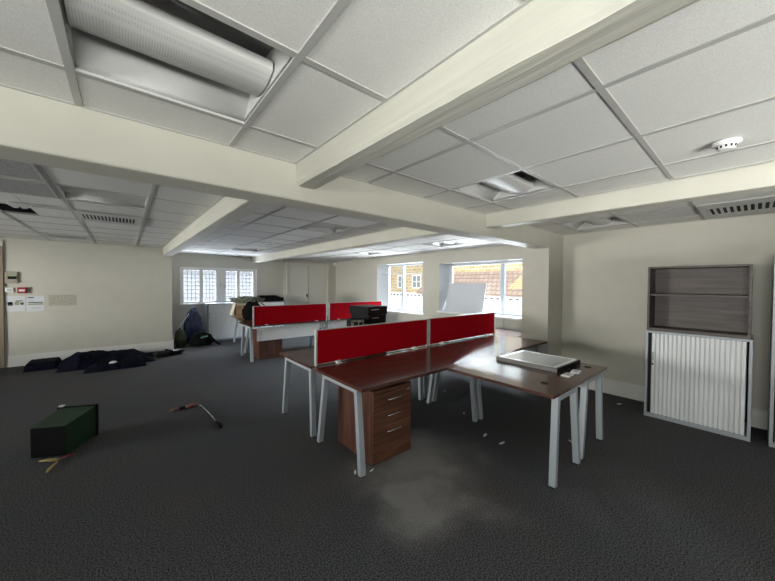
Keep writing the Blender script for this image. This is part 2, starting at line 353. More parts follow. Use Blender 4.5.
# the old timber beam: chipped, wavy lower edges
bm_ = MB(); NY = 150; prof_n = None; rings = []
for i in range(NY+1):
    y = YF+(1.98-YF)*i/NY; x0, x1, z0 = .872, 1.015, 2.198
    wob = .006*noise.noise((y*3, 1, 0)); chip = max(0, noise.noise((y*2.1, 5, 0)))*.030+max(0, noise.noise((y*9, 2, 3)))*.010
    chr_ = max(0, noise.noise((y*4, 9, 1)))*.012
    ring = [(x0, ZS), (x0, 2.34), (x0+.002*noise.noise((y*6, 0, 0)), 2.27), (x0+.002+wob*.3, z0+.022+chip), (x0+.014+chip*.7, z0+.002), (x0+.06, z0+wob*.5), (x1-.02, z0+wob*.5), (x1-chr_*.6, z0+.008+chr_), (x1, z0+.03), (x1, ZS)]
    rings.append([bm_.bm.verts.new((a, y, b)) for a, b in ring])
for A, C in zip(rings, rings[1:]):
    for k in range(len(A)-1): bm_.bm.faces.new([A[k], C[k], C[k+1], A[k+1]])
bm_.bm.faces.new(rings[0]); bm_.bm.faces.new(rings[-1])
struct(bm_.build('ceiling_beam_timber', M['oldbeam']))

# suspended ceilings: tiles above a grid of T-bars, with openings
HOLES = []
def bay(name, x0, x1, y0, y1, xs, ys, holes=(), extra_x=()):
    bars = sorted(x for x in xs if x0+.02 < x < x1-.02); barsy = sorted(y for y in ys if y0+.02 < y < y1-.02)
    cx = sorted([x0, x1]+bars+[x for x in extra_x]); cy = [y0]+barsy+[y1]
    mb = MB()
    for i in range(len(cx)-1):
        for j in range(len(cy)-1):
            mx_, my_ = (cx[i]+cx[i+1])/2, (cy[j]+cy[j+1])/2
            if any(h[0] < mx_ < h[1] and h[2] < my_ < h[3] for h in holes): continue
            mb.box(cx[i]+.003, cx[i+1]-.003, cy[j]+.003, cy[j+1]-.003, ZC+.005, ZC+.02, 0)
    hw = .0135
    for x in bars: mb.box(x-hw, x+hw, y0, y1, ZC, ZC+.022, 1)
    for y in barsy:
        e = [x0]+bars+[x1]
        for a, c in zip(e, e[1:]): mb.box(a+(hw if a > x0 else 0), c-(hw if c < x1 else 0), y-hw, y+hw, ZC+.0006, ZC+.022, 1)
    for a in ((x0, x0+.012, y0, y1), (x1-.012, x1, y0, y1), (x0, x1, y0, y0+.012), (x0, x1, y1-.012, y1)): mb.box(*a, ZC-.0006, ZC+.02, 1)
    return struct(mb.build(name, [M['tile'], M['tbar']]))
G = .625
ysf = [1.67-G*k for k in range(0, 7)]
xsl = [.475-G*k for k in range(0, 9)]
xsr = [1.465+G*k for k in range(0, 3)]
L_FL = (-.15, .475, 1.67-G, 1.67); L_FR = (1.465+G, 1.465+2*G, 1.675-G, 1.675)
bay('ceiling', XL, .872, YF, 1.98, xsl, ysf, [L_FL])
bay('ceiling', 1.015, 3.12, YF, 1.98, xsr, ysf, [L_FR])
xrr = [4.30, 4.93]; L_R = (4.30, 4.93, 1.67-G, 1.67)
bay('ceiling', 3.34, XR, YF, 1.985, xrr, ysf, [L_R])
GB = .628
ysb = [3.03+GB*k for k in range(-1, 12)]
xbl = [.19-GB*k for k in range(0, 8)]
VOID = (-1.40, -.77, 4.92, 5.54); L_BL = (.19-GB, .19, 3.03+GB, 3.03+2*GB)
bay('ceiling', XL, .70, 2.21, YP, xbl, ysb, [VOID, (-1.07, -.77, 4.92, 5.54), L_BL], [-.77, -1.40])
xbc = [1.28+GB*k for k in range(0, 3)]
L_BC1 = (xbc[1], xbc[2], 3.03+GB, 3.03+2*GB); L_BC2 = (xbc[1], xbc[2], 3.03+7*GB, 3.03+8*GB)
bay('ceiling', .84, 2.95, 2.21, YB, xbc, ysb, [L_BC1, L_BC2])
xbr = [3.82+GB*k for k in range(0, 4)]; L_BR = (xbr[1], xbr[2], 3.03+5*GB, 3.03+6*GB); L_BR2 = (xbr[1], xbr[2], 3.03+GB, 3.03+2*GB)
bay('ceiling', 3.12, XW, 2.21, YD, xbr, ysb, [L_BR, L_BR2])

# ------------------------------------------------------------------ windows
def window(name, x, y0, y1, z0, z1, mullions, splay, glass='glass', fr=.055):
    root = bpy.data.objects.new(name, None); COL.objects.link(root); struct(root)
    full = y1; y1 = y1-splay
    struct(MB().prism([(XW+.004, full), (x+.10, full), (x+.10, y1), (x, y1)], z0, z1, 'z').build('window_splay', M['reveal'], root))
    f = MB(); d = .06
    f.box(x, x+d, y0, y0+fr, z0, z1).box(x, x+d, y1-fr, y1, z0, z1).box(x, x+d, y0+fr, y1-fr, z0, z0+fr).box(x, x+d, y0+fr, y1-fr, z1-fr, z1)
    for c in mullions: f.box(x-.005, x+d, c-.045, c+.045, z0+fr, z1-fr)
    struct(f.build('window_frame', M['upvc'], root, bevel=.004))
    ed = [y0+fr]+[k for c in sorted(mullions) for k in (c-.045, c+.045)]+[y1-fr]
    for a, c in zip(ed[0::2], ed[1::2]): struct(B(x+.028, x+.034, a, c, z0+fr, z1-fr).build('window_pane', M[glass], root))
    y1 = full
    struct(B(XW-.05, x, y0-.03, y1+.03, z0-.035, z0+.003).build('window_sill', M['white'], root, bevel=.004))
    # white plastered reveal lining
    r = MB().box(XW+.002, x, y0, y0+.006, z0, z1).box(XW+.002, x, y0+.006, y1-splay, z1-.006, z1)
    struct(r.build('window_reveal', M['reveal'], root))
    return root
w1 = window('window_1', 6.05, W1[0], W1[1], W1[2], W1[3], [6.50], .19)
w2 = window('window_2', 6.05, W2[0], W2[1], W2[2], W2[3], [3.44], .13)
struct(B(6.03, 6.045, 3.40, 3.415, 1.40, 1.52).build('window_handle', M['upvc'], w2, bevel=.003))
# four-light leaded window in the back wall
root = bpy.data.objects.new('window_3', None); COL.objects.link(root); struct(root)
LI = [(1.205, 1.575), (1.66, 1.985), (2.235, 2.53), (2.605, 2.985)]
f = MB(); yA, yB2 = YB+.04, YB+.12
f.box(WX0, WX1, yA, yB2, WZ0, WZ0+.05).box(WX0, WX1, yA, yB2, WZ1-.045, WZ1)
ed = [WX0]+[k for a in LI for k in a]+[WX1]
for a, c in zip(ed[0::2], ed[1::2]): f.box(a, c, yA-.01, yB2, WZ0+.05, WZ1-.045)
struct(f.build('window_frame', M['skirt'], root, bevel=.006))
s = MB()
for a, c in LI:
    for k in (1, 2, 3): s.box(a+(c-a)*k/4-.006, a+(c-a)*k/4+.006, YB+.066, YB+.074, WZ0+.05, WZ1-.045)
    for k in range(1, 8): s.box(a, c, YB+.0655, YB+.0745, WZ0+.05+(WZ1-WZ0-.095)*k/8-.006, WZ0+.05+(WZ1-WZ0-.095)*k/8+.006)
    struct(B(a, c, YB+.0775, YB+.082, WZ0+.05, WZ1-.045).build('window_pane', M['obscured'], root))
struct(s.build('window_leading', M['slate'], root))
h = MB().box(2.10, 2.115, yA-.03, yA-.01, 1.46, 1.54).box(2.20, 2.215, yA-.03, yA-.01, 1.42, 1.50)
struct(h.build('window_handle', M['chrome'], root))
struct(B(WX0-.05, WX1+.05, YB-.05, yA, WZ0-.03, WZ0).build('window_sill', M['white'], root, bevel=.004))
struct(MB().box(WX0-.03, WX1+.03, YB-.012, YB, WZ1, WZ1+.03).box(WX0-.03, WX0, YB-.012, YB, WZ0, WZ1).box(WX1, WX1+.03, YB-.012, YB, WZ0, WZ1).build('window_trim', M['white'], root, bevel=.002))
# window behind the camera
root = bpy.data.objects.new('window_4', None); COL.objects.link(root); struct(root)
f = MB(); f.box(FX0, FX1, YF-.12, YF-.06, FZ0, FZ0+.05).box(FX0, FX1, YF-.12, YF-.06, FZ1-.05, FZ1)
nx = 5
for k in range(nx+1):
    x = FX0+(FX1-FX0)*k/nx; f.box(max(FX0, x-.03), min(FX1, x+.03), YF-.12, YF-.06, FZ0+.05, FZ1-.05)
struct(f.build('window_frame', M['upvc'], root))
for k in range(nx):
    a = FX0+(FX1-FX0)*k/nx+.03; c = FX0+(FX1-FX0)*(k+1)/nx-.03
    struct(B(a, c, YF-.093, YF-.087, FZ0+.05, FZ1-.05).build('window_pane', M['glass'], root))
struct(B(FX0, FX1, YF-.06, YF+.06, FZ0-.03, FZ0).build('window_sill', M['white'], root))

for nm, (SY0, SY1), SZ1 in zip(('window_5', 'added_window'), SW, SH):  # the far one is an unseen opening added for its light
    root = bpy.data.objects.new(nm, None); COL.objects.link(root); struct(root)
    f = MB(); f.box(XL-.14, XL-.08, SY0, SY1, SZ0, SZ0+.05).box(XL-.14, XL-.08, SY0, SY1, SZ1-.05, SZ1)
    for k in range(3):
        y = SY0+(SY1-SY0)*k/2; f.box(XL-.14, XL-.08, max(SY0, y-.03), min(SY1, y+.03), SZ0+.05, SZ1-.05)
    struct(f.build('window_frame', M['upvc'], root))
    for k in range(2): struct(B(XL-.113, XL-.107, SY0+(SY1-SY0)*k/2+.03, SY0+(SY1-SY0)*(k+1)/2-.03, SZ0+.05, SZ1-.05).build('window_pane', M['glass'], root))
    struct(B(XL-.08, XL+.05, SY0, SY1, SZ0-.03, SZ0).build('window_sill', M['white'], root))

# ------------------------------------------------------------------ doors
root = bpy.data.objects.new('door_1', None); COL.objects.link(root); struct(root)
for x0, x1 in ((4.045, 4.738), (4.754, 5.455)):
    lf = struct(B(x0, x1, YD+.012, YD+.05, .02, 2.165).build('door_leaf', M['door'], root, bevel=.003))
struct(B(4.738, 4.754, YD+.03, YD+.05, .02, 2.165).build('door_gap', M['dark'], root))
struct(MB().box(4.68, 4.70, YD-.02, YD+.012, 1.10, 1.20).build('door_handle', M['black'], root))
struct(MB().box(3.975, 4.045, YD-.018, YD+.02, 0, 2.235).box(5.455, 5.525, YD-.018, YD+.02, 0, 2.235).box(4.045, 5.455, YD-.018, YD+.02, 2.165, 2.235).build('door_frame', M['door'], root, bevel=.004))
root = bpy.data.objects.new('door_2', None); COL.objects.link(root); struct(root)
struct(B(-2.50, -1.76, YP+.05, YP+.095, .01, 2.15).build('door_leaf', M['brown'], root))
struct(MB().box(-1.775, -1.66, YP-.03, YP+.04, 0, 2.19).box(-2.60, -2.485, YP-.03, YP+.04, 0, 2.19).build('door_frame', M['jamb'], root, bevel=.004))
struct(B(-2.60, -1.66, YP-.03, YP+.04, 2.19, 2.29).build('door_head', M['door'], root, bevel=.004))
struct(B(-1.775, -1.725, YP-.035, YP-.03, 0, 2.19).build('door_stop', M['brown'], root))

# ------------------------------------------------------------------ outside, across the yard
FXO = 14.0
w = thing('brick_building', 'yellow brick building seen through the two right-hand windows', 'building', (FXO, 12, -3))
B(0, 3, -9, 9, 0, 9).build('facade', M['ybrick'], w)
def outwin(y0, y1, z0, z1):
    fr = MB(); a = .07
    fr.box(-.04, .0, y0, y0+a, z0, z1).box(-.04, .0, y1-a, y1, z0, z1).box(-.04, .0, y0+a, y1-a, z0, z0+a).box(-.04, .0, y0+a, y1-a, z1-a, z1)
    c = (y0+y1)/2; fr.box(-.035, .0, c-.03, c+.03, z0+a, z1-a).box(-.034, .0, y0+a, y1-a, (z0+z1)/2-.02, (z0+z1)/2+.02)
    f = fr.build('window', M['render'], w)
    B(-.012, -.002, y0+a, y1-a, z0+a, z1-a).build('pane', M['outpane'], f)
for a in ((2.75, 3.5, 4.30, 5.15), (1.35, 2.15, 4.30, 5.15), (1.25, 1.75, 5.85, 6.6), (-1.5, -.7, 6.3, 7.2)): outwin(*a)
# tiled lean-to roof over a white wall, in front of the lower facade
e = thing('annex', 'low white annex with a clay tiled roof in front of the yellow brick building', 'building', (12.6, 9.1, -3))
B(0, 1.38, -4, 10.0, 0, 4.05).build('wall', M['render'], e)
MB().hexa([(-.1, -4, 4.06), (1.36, -4, 5.15), (1.36, 3.2, 5.15), (-.1, 3.2, 4.06), (-.1, -4, 4.12), (1.36, -4, 5.22), (1.36, 3.2, 5.22), (-.1, 3.2, 4.12)]).build('roof', M['rooftile'], e)
for k in range(46): B(-.03, .0, -3.9+k*.3, -3.9+k*.3+.13, 3.90, 3.97).build('vent_brick', M['ventdark'], e)
g = MB().prism([(-2.75, 4.12), (-1.75, 4.12), (-2.75, 5.05)], .25, 1.1, 'x').build('gable', M['gablebrick'], e)

# ------------------------------------------------------------------ ceiling lights
def light(L, label, seen=True, first=[None], group='recessed ceiling lights'):
    x0, x1, y0, y1 = L; cx, cy = (x0+x1)/2, (y0+y1)/2
    if first[0]:
        t = dup(first[0]); t.location = (cx, cy, ZC); t['label'] = label; return t
    t = thing('ceiling_light', label, 'ceiling light', (cx, cy, ZC), 0, group); first[0] = t
    a = .298
    h = MB(); zt = .15
    # curved reflector either side of the baffle
    n = 12; pr = []
    for k in range(n+1):
        u = k/n; pr.append((-a+.20*u+.0, .012+(zt-.02)*math.sin(u*math.pi/2)))
    pr.append((-.06, zt+.01)); full = pr+[(-y, z) for y, z in reversed(pr)]
    h.sheet(full, -a, a, 'x')
    o = h.build('reflector', M['pan'], t)
    for f in o.data.polygons: f.use_smooth = True
    sm = o.modifiers.new('thick', 'SOLIDIFY'); sm.thickness = .004; sm.offset = 1
    B(-a-.004, -a, -a, a, .008, zt+.02).build('end_plate', M['pan'], t); B(a, a+.004, -a, a, .008, zt+.02).build('end_plate', M['pan'], t)
    r = MB().box(-a-.012, a+.012, -a-.012, -a, .002, .02).box(-a-.012, a+.012, a, a+.012, .002, .02).box(-a-.012, -a, -a, a, .002, .02).box(a, a+.012, -a, a, .002, .02)
    r.build('rim', M['pan'], t)
    n = 14; bz = .082; bw = .116
    sec = [(-bw, bz)]+[(-bw+.004+(bw*2-.008)*k/n, bz-.010-.050*math.sin(math.pi*(.08+.84*k/n))**.6) for k in range(n+1)]+[(bw, bz), (bw-.01, bz+.004), (-bw+.01, bz+.004)]
    bf = MB().prism(sec, -a+.008, a-.008, 'x').build('baffle', M['pan_perf'], t)
    for k in (-1, 1): MB().box(-a+.01, a-.01, k*.055-.008, k*.055+.008, bz+.004, bz+.02).build('lamp_tube', M['plate'], t)
    return t
m = mat('perforated_enamel', (0.56, 0.56, 0.545), 0.42); n, l, b = nodes(m); v = coord(m)
vo = n.new('ShaderNodeTexVoronoi'); vo.inputs['Scale'].default_value = 130; vo.inputs['Randomness'].default_value = 0.0
rr = n.new('ShaderNodeValToRGB'); rr.color_ramp.elements[0].position = 0.26; rr.color_ramp.elements[1].position = 0.34
rr.color_ramp.elements[0].color = (.36, .36, .35, 1); rr.color_ramp.elements[1].color = (.56, .56, .545, 1)
l.new(v, vo.inputs['Vector']); l.new(vo.outputs['Distance'], rr.inputs[0])
sp = n.new('ShaderNodeSeparateXYZ'); l.new(v, sp.inputs[0])
gt = n.new('ShaderNodeMath'); gt.operation = 'COMPARE'; gt.inputs[1].default_value = -0.028; gt.inputs[2].default_value = 0.07
l.new(sp.outputs['Y'], gt.inputs[0])
mm = n.new('ShaderNodeMix'); mm.data_type = 'RGBA'; mm.inputs['A'].default_value = (.56, .56, .545, 1)
l.new(gt.outputs[0], mm.inputs['Factor']); l.new(rr.outputs[0], mm.inputs['B']); l.new(mm.outputs['Result'], b.inputs['Base Color'])
M['pan_perf'] = m
light(L_FL, 'large recessed ceiling light nearest the camera, left of the chipped timber beam')
light(L_FR, 'recessed ceiling light between the timber beam and the smooth right-hand beam')
light(L_R, 'recessed ceiling light behind the right-hand beam, above the bare right wall')
light(L_BL, 'recessed ceiling light beside the slotted vent at the upper left')
light(L_BC1, 'recessed ceiling light just behind the cross beam, near the middle of the far ceiling')
light(L_BC2, 'recessed ceiling light at the far end of the middle bay near the leaded window')
light(L_BR, 'recessed ceiling light in the far right bay nearest the cupboard doors')
light(L_BR2, 'recessed ceiling light in the far right bay above the screened desks')

# vents and other ceiling items
def vent(x0, x1, y0, y1, label, slots, band, turn=False):
    t = thing('ceiling_vent', label, 'ceiling vent', ((x0+x1)/2, (y0+y1)/2, ZC), math.pi/2 if turn else 0, 'slotted ceiling vents')
    hx, hy = ((y1-y0)/2, (x1-x0)/2) if turn else ((x1-x0)/2, (y1-y0)/2)
    MB().box(-hx, hx, -hy, -band, -.012, 0).box(-hx, hx, band, hy, -.012, 0).box(-hx, -hx+.05, -band, band, -.012, 0).box(hx-.05, hx, -band, band, -.012, 0).build('frame', M['pan'], t, bevel=.002)
    B(-hx+.05, hx-.05, -band, band, -.003, -.001).build('backing', M['dark'], t)
    s = MB(); wd = 2*hx-.1
    for k in range(slots): s.box(-hx+.05+wd*(k+.5)/slots, -hx+.05+wd*(k+.95)/slots, -band, band, -.011, -.003)
    s.build('slat', M['pan'], t)
    return t
vent(-.42, .17, 4.80, 5.52, 'slotted vent in the upper left ceiling, right of the dark opening', 15, .19)
vent(-1.04, -.46, 7.42, 7.98, 'slotted vent in the far left ceiling close above the notice wall', 15, .17)
vent(4.28, 5.18, -.80, .40, 'slotted vent at the right edge above the bookcase', 24, .20, True)
for y0, y1, lb in ((3.06, 3.60, 'perforated metal ceiling panel at the far left next to the cross beam'), (3.69, 4.22, 'perforated metal ceiling panel at the far left, second from the cross beam')):
    t = thing('perforated_panel', lb, 'ceiling panel', (-.76, (y0+y1)/2, ZC), 0, 'perforated ceiling panels')
    hy = (y1-y0)/2; B(-.285, .285, -hy, hy, -.004, 0).build('grille', M['perf'], t)
    MB().box(-.30, .30, -hy-.02, -hy, -.008, 0).box(-.30, .30, hy, hy+.02, -.008, 0).box(-.30, -.285, -hy, hy, -.008, 0).box(.285, .30, -hy, hy, -.008, 0).build('frame', M['tbar'], t)
# old fitting in the open void
t = thing('open_fitting', 'dark open ceiling recess with its light cover missing, at the upper left edge', 'light fitting', (-1.08, 5.23, ZC))
MB().box(-.315, .315, -.305, -.300, .01, .20).box(-.315, .315, .300, .305, .01, .20).box(-.315, -.31, -.3, .3, .01, .20).box(.31, .315, -.3, .3, .01, .20).box(-.315, .315, -.305, .305, .20, .205).build('housing', M['dark'], t)
MB().box(-.30, .30, -.06, .06, .10, .16).build('gear_tray', M['alu'], t)
t = thing('ceiling_sensor', 'small white sensor box on the ceiling in front of the dark opening', 'sensor', (-.80, 4.80, ZC))
B(-.075, .075, -.05, .05, -.03, 0).build('housing', M['plate'], t, bevel=.006)
MB().box(-.05, -.01, -.03, .03, -.045, -.03).box(.01, .05, -.03, .03, -.045, -.03).build('lens', M['plate'], t, bevel=.004)
def smoke(x, y, s, label):
    t = thing('smoke_detector', label, 'smoke detector', (x, y, ZC), 0, 'ceiling smoke detectors')
    MB().lathe([(.062*s, 0), (.064*s, -.012*s), (.060*s, -.020*s), (.046*s, -.024*s)]).build('base', M['plate'], t)
    c = MB().lathe([(.046*s, -.024*s), (.040*s, -.046*s), (.028*s, -.050*s)]).build('sensor_head', M['plate'], t)
    sl = MB()
    for k in range(12):
        a = k*math.tau/12; q = Vector((math.cos(a), math.sin(a), 0)); sl.bar(q*.0445*s+Vector((0, 0, -.029*s)), q*.0405*s+Vector((0, 0, -.042*s)), .010*s, .004, (-q.y, q.x, 0))
    sl.build('slot', M['dark'], c)
smoke(2.515, .12, .90, 'round white smoke detector near the right edge of the ceiling')
smoke(2.15, 6.1, 1.1, 'small round detector on the far middle ceiling before the leaded window')
t = thing('motion_sensor', 'small corner motion sensor high up between cupboard doors and window wall', 'sensor', (5.74, 9.70, 2.20))
B(-.05, .05, -.05, .05, 0, .11).build('housing', M['plate'], t, bevel=.01); B(-.052, -.02, -.052, -.02, .02, .06).build('lens', M['slate'], t, bevel=.004)

# ------------------------------------------------------------------ desks
def desk(name, label, loc, rotz, L, D, group, ends=(0, 1), wood_='walnut', foot_front=.035, foot_back=.05, tops=(.10, .16), modesty=None, panel_y=.1, frame_in=.02):
    t = thing(name, label, 'desk', loc, rotz, group)
    B(0, L, 0, D, .705, .73).build('desk_top', M[wood_], t, bevel=.002)
    bw, bd = .052, .044
    for e in ends:
        x = frame_in+bw/2 if e == 0 else L-frame_in-bw/2
        for yf, yt in ((foot_front+bd/2, tops[0]+bd/2), (D-foot_back-bd/2, D-tops[1]-bd/2)):
            g = MB().bar((x, yf, .012), (x, yt, .668), bw, bd, (1, 0, 0)).build('leg', M['silver'], t, bevel=.004)
            MB().box(x-.016, x+.016, yf-.014, yf+.014, 0, .012).build('foot', M['black'], g)
        B(x-bw/2, x+bw/2, tops[0]-.0, D-tops[1]+.0, .664, .7045).build('crossbar', M['silver'], t, bevel=.004)
    if ends == (0, 1): MB().box(frame_in+bw, L-frame_in-bw, D*.35, D*.35+.04, .66, .70).box(frame_in+bw, L-frame_in-bw, D*.65, D*.65+.04, .66, .70).build('underframe', M['silver'], t)
    else: MB().box(frame_in+bw, L-.01, D*.35, D*.35+.04, .66, .70).build('underframe', M['silver'], t)
    if modesty:
        B(modesty[0], modesty[1], panel_y, panel_y+.015, .39, .66).build('modesty_panel', M['white'], t, bevel=.002)
        s = MB()
        for a in (.10, .14, .30, .34, .42, .60, .64): s.box(modesty[0]+a*(modesty[1]-modesty[0])*1.4, modesty[0]+a*(modesty[1]-modesty[0])*1.4+.035, panel_y-.002, panel_y, .60, .612)
        for z in (.44, .52, .57): s.box(modesty[0]+.05, modesty[0]+.09, panel_y-.002, panel_y, z, z+.012)
        s.build('slot', M['slate'], t)
    return t
g1 = 'front bench desks with red screens'
desk('office_desk', 'walnut front desk at left with three-drawer pedestal beneath it', (1.40, 1.96, 0), 0, 1.655, .83, g1)
desk('office_desk', 'walnut front desk at right end, joined to the two return desks', (3.065, 1.96, 0), 0, 1.655, .83, g1)
desk('office_desk', 'walnut desk behind the dark red screen at left, with bare end frame', (1.40, 2.83, 0), 0, 1.655, .83, g1, foot_front=.01, foot_back=.04, tops=(.04, .13))
desk('office_desk', 'walnut desk behind the dark red screen at right, below the large window', (3.065, 2.83, 0), 0, 1.655, .83, g1, foot_front=.01, foot_back=.04, tops=(.04, .13))
g2 = 'narrow return desks in front'
desk('return_desk', 'narrow walnut return desk on the left of the pair, nearest the camera', (3.065, .952, 0), math.pi/2, 1.0, .645, g2, ends=(0,), wood_='walnut_r', foot_front=.055, foot_back=.055, tops=(.16, .085), frame_in=.0)
desk('return_desk', 'narrow walnut return desk on the right of the pair, nearest the right wall', (3.71, .957, 0), math.pi/2, 1.0, .645, g2, ends=(0,), wood_='walnut_r', foot_front=.055, foot_back=.01, tops=(.12, .10), frame_in=.005)
# shallow desk tucked behind the pillar at the end of the bench
desk('side_desk', 'walnut desk end poking out behind the pillar under the large window', (5.27, 2.42, 0), math.pi/2, 1.25, .53, None, wood_='walnut_r')
g3 = 'far bench desks with bright red screens'
desk('far_desk', 'far desk at left with white slotted modesty panel and pedestal underneath', (1.85, 6.29, 0), 0, 1.65, .79, g3, modesty=(.16, 1.54), panel_y=.12)
desk('far_desk', 'far desk at right, its white modesty panel half hidden by the front screen', (3.52, 6.29, 0), 0, 1.62, .79, g3, modesty=(.09, 1.35), panel_y=.12)
a = math.radians(5.9)
desk('box_desk', 'desk by the tambour cabinets carrying the cardboard box', (1.93+.80*math.cos(a), 7.20-.80*math.sin(a), 0), math.pi/2-a, 1.66, .80, None, foot_front=.03, foot_back=.06, tops=(.10, .15))

def ports(x, y, label, n):
    o = MB().lathe([(.030, 0), (.030, .004), (.022, .004), (.018, .001)], n=20).build('cable_port', M['black'], loc=(x, y, .7302)); return tag(o, label, 'cable port', 'cable ports in the return desks')
ports(3.55, 1.08, 'black cable port in the right return desk near the wall side', 0)
ports(2.68, 1.13, 'black cable port in the left return desk near its front end', 0)

# ------------------------------------------------------------------ screens
def screen(label, x0, x1, y, z0, z1, group, post_left=True):
    t = thing('desk_screen', label, 'desk screen', (x0, y, z0), 0, group)
    L, H = x1-x0, z1-z0
    B(.022, L-.022, -.011, .011, .0, H-.008).build('fabric_panel', M['red'], t, bevel=.003)
    B(0, .022, -.016, .016, -.02, H).build('edge_post', M['alu'], t, bevel=.004)
    B(L-.022, L, -.016, .016, -.02, H).build('edge_post', M['alu'], t, bevel=.004)
    B(.022, L-.022, -.013, .013, H-.008, H).build('top_trim', M['alu'], t)
    for k in (.16, .84):
        c = MB().box(L*k-.03, L*k+.03, -.055, -.012, -z0+.7305, -z0+.736).box(L*k-.02, L*k+.02, -.02, .02, -z0+.7305, .006).build('clamp', M['plate'], t, bevel=.002)
    return t
gs = 'dark red screens on the front bench'; gf = 'bright red screens on the far bench'
screen('dark red fabric desk screen on the front bench, left one', 1.435, 3.072, 2.81, .752, 1.095, gs)
screen('dark red fabric desk screen on the front bench, right one below the large window', 3.09, 4.712, 2.81, .752, 1.10, gs)
screen('bright red fabric desk screen on the far bench, left one beside the cardboard box', 1.885, 3.49, 6.262, .735, 1.11, gf)
screen('bright red fabric desk screen on the far bench, right one behind the black computers', 3.54, 5.10, 6.262, .735, 1.12, gf)

# ------------------------------------------------------------------ pedestals
def pedestal(label, loc, rotz, W, D, H, group):
    t = thing('drawer_pedestal', label, 'drawer pedestal', loc, rotz, group)
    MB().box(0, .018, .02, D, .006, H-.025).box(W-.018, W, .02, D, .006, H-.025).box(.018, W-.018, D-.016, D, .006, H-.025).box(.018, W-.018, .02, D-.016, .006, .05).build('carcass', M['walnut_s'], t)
    B(-.002, W+.002, 0, D, H-.025, H).build('top_panel', M['walnut_v'], t, bevel=.002)
    B(0, W, .002, .02, .006, .075).build('plinth', M['walnut_v'], t)
    z = H-.03; hs = [.135, .135, H-.03-.27-.082-.008]
    for h in hs:
        d = B(.003, W-.003, 0, .018, z-h, z).build('drawer', M['walnut_v'], t, bevel=.0015)
        hz = z-min(h*.5, .06); c = W*.5
        MB().tube([(c-.075, 0, hz), (c-.075, -.022, hz), (c-.07, -.028, hz), (c+.07, -.028, hz), (c+.075, -.022, hz), (c+.075, 0, hz)], .0055, 8).build('handle', M['chrome'], d)
        z -= h+.004
    MB().lathe([(.009, 0), (.009, .004), (.006, .005)], n=16).build('lock', M['chrome'], t).matrix_local = Matrix.Translation((W-.045, 0, H-.055)) @ Matrix.Rotation(math.pi/2, 4, 'X')
    for x in (.05, W-.05):
        for y in (.06, D-.06): B(x-.02, x+.02, y-.02, y+.02, 0, .006).build('castor', M['black'], t, bevel=.002)
    return t
pedestal('walnut three-drawer pedestal under the left front desk, drawers facing out', (1.595, 2.07, 0), 0, .45, .56, .635, 'desk pedestals')
pedestal('walnut pedestal under the far left desk, its plain back showing below the white panel', (2.55, 7.02, 0), math.pi, .48, .54, .56, 'desk pedestals')

# ------------------------------------------------------------------ tambour cabinets
def tambour(label, loc, rotz, W, H, D, group, nsl=20, open_gap=.03, frame=.025, slat_mat='shutter', frame_mat='silver', hz=.66):
    t = thing('tambour_cabinet', label, 'cabinet', loc, rotz, group); f = frame
    MB().box(0, f, 0, D, 0, H).box(W-f, W, 0, D, 0, H).box(f, W-f, 0, D, H-f, H).box(f, W-f, 0, D, 0, f*1.8).build('carcass', M[frame_mat], t, bevel=.003)
    B(f, W-f, D-.02, D-.005, f*1.8, H-f).build('back_panel', M['dark'], t)
    s = MB(); x0, x1 = f+open_gap, W-f-open_gap*.5; w_ = (x1-x0)/nsl
    for k in range(nsl):
        a = x0+k*w_; s.prism([(a, .028), (a+w_*.16, .016), (a+w_*.24, .010), (a+w_*.84, .008), (a+w_*.92, .014), (a+w_, .028)], f*1.8+.002, H-f-.002, 'z')
    s.build('shutter', M[slat_mat], t)
    B(f, f+open_gap, .03, .045, f*1.8, H-f).build('side_channel', M['dark'], t)
    hh = MB().box(x0+.008, x0+.028, .004, .014, H*hz, H*hz+.10).build('handle', M['slate'], t, bevel=.003)
    MB().lathe([(.010, 0), (.010, .012), (.007, .014)], n=14).build('lock', M['black'], t).matrix_local = Matrix.Translation((x0+.015, .012, H*hz-.045)) @ Matrix.Rotation(math.pi/2, 4, 'X')
    return t
# right wall: front faces -x, so local x runs to -y
tambour('white ribbed tambour cabinet with silver frame standing under the dark bookcase', (4.75, .845, 0), -math.pi/2, .835, 1.022, .50, None, 20)
tambour('tall silver tambour cabinet cut off by the right edge of the photo', (4.76, -.105, 0), -math.pi/2, .85, 1.865, .50, None, 22, open_gap=.012, hz=.60)
gt_ = 'tambour cabinets under the leaded window'
tambour('pale ribbed tambour cabinet under the leaded window, beside the heap of bags', (1.665, 9.40, 0), 0, 1.065, 1.0, .40, gt_, 24, open_gap=.02, frame=.02)
tambour('pale ribbed tambour cabinet behind the far screen, with black bag on its top', (2.735, 9.40, 0), 0, 1.06, 1.0, .40, gt_, 24, open_gap=.02, frame=.02)

# bookcase on top of the right-hand cabinet
t = thing('bookcase', 'dark walnut two-shelf open bookcase standing on the ribbed tambour cabinet', 'bookcase', (4.752, .835, 1.0225), -math.pi/2)
W_, H_, D_ = .808, .752, .33
MB().box(0, .02, 0, D_, 0, H_-.02).build('side_panel', M['bookwood'], t); MB().box(W_-.02, W_, 0, D_, 0, H_-.02).build('side_panel', M['bookwood'], t)
B(0, W_, 0, D_, H_-.02, H_).build('top_panel', M['bookwood'], t); B(.02, W_-.02, 0, D_, .0, .035).build('bottom_panel', M['bookwood'], t)
B(.02, W_-.02, .01, D_-.02, .415, .433).build('shelf', M['bookwood'], t); B(.02, W_-.02, D_-.02, D_, .035, H_-.02).build('back_panel', M['bookwood'], t)

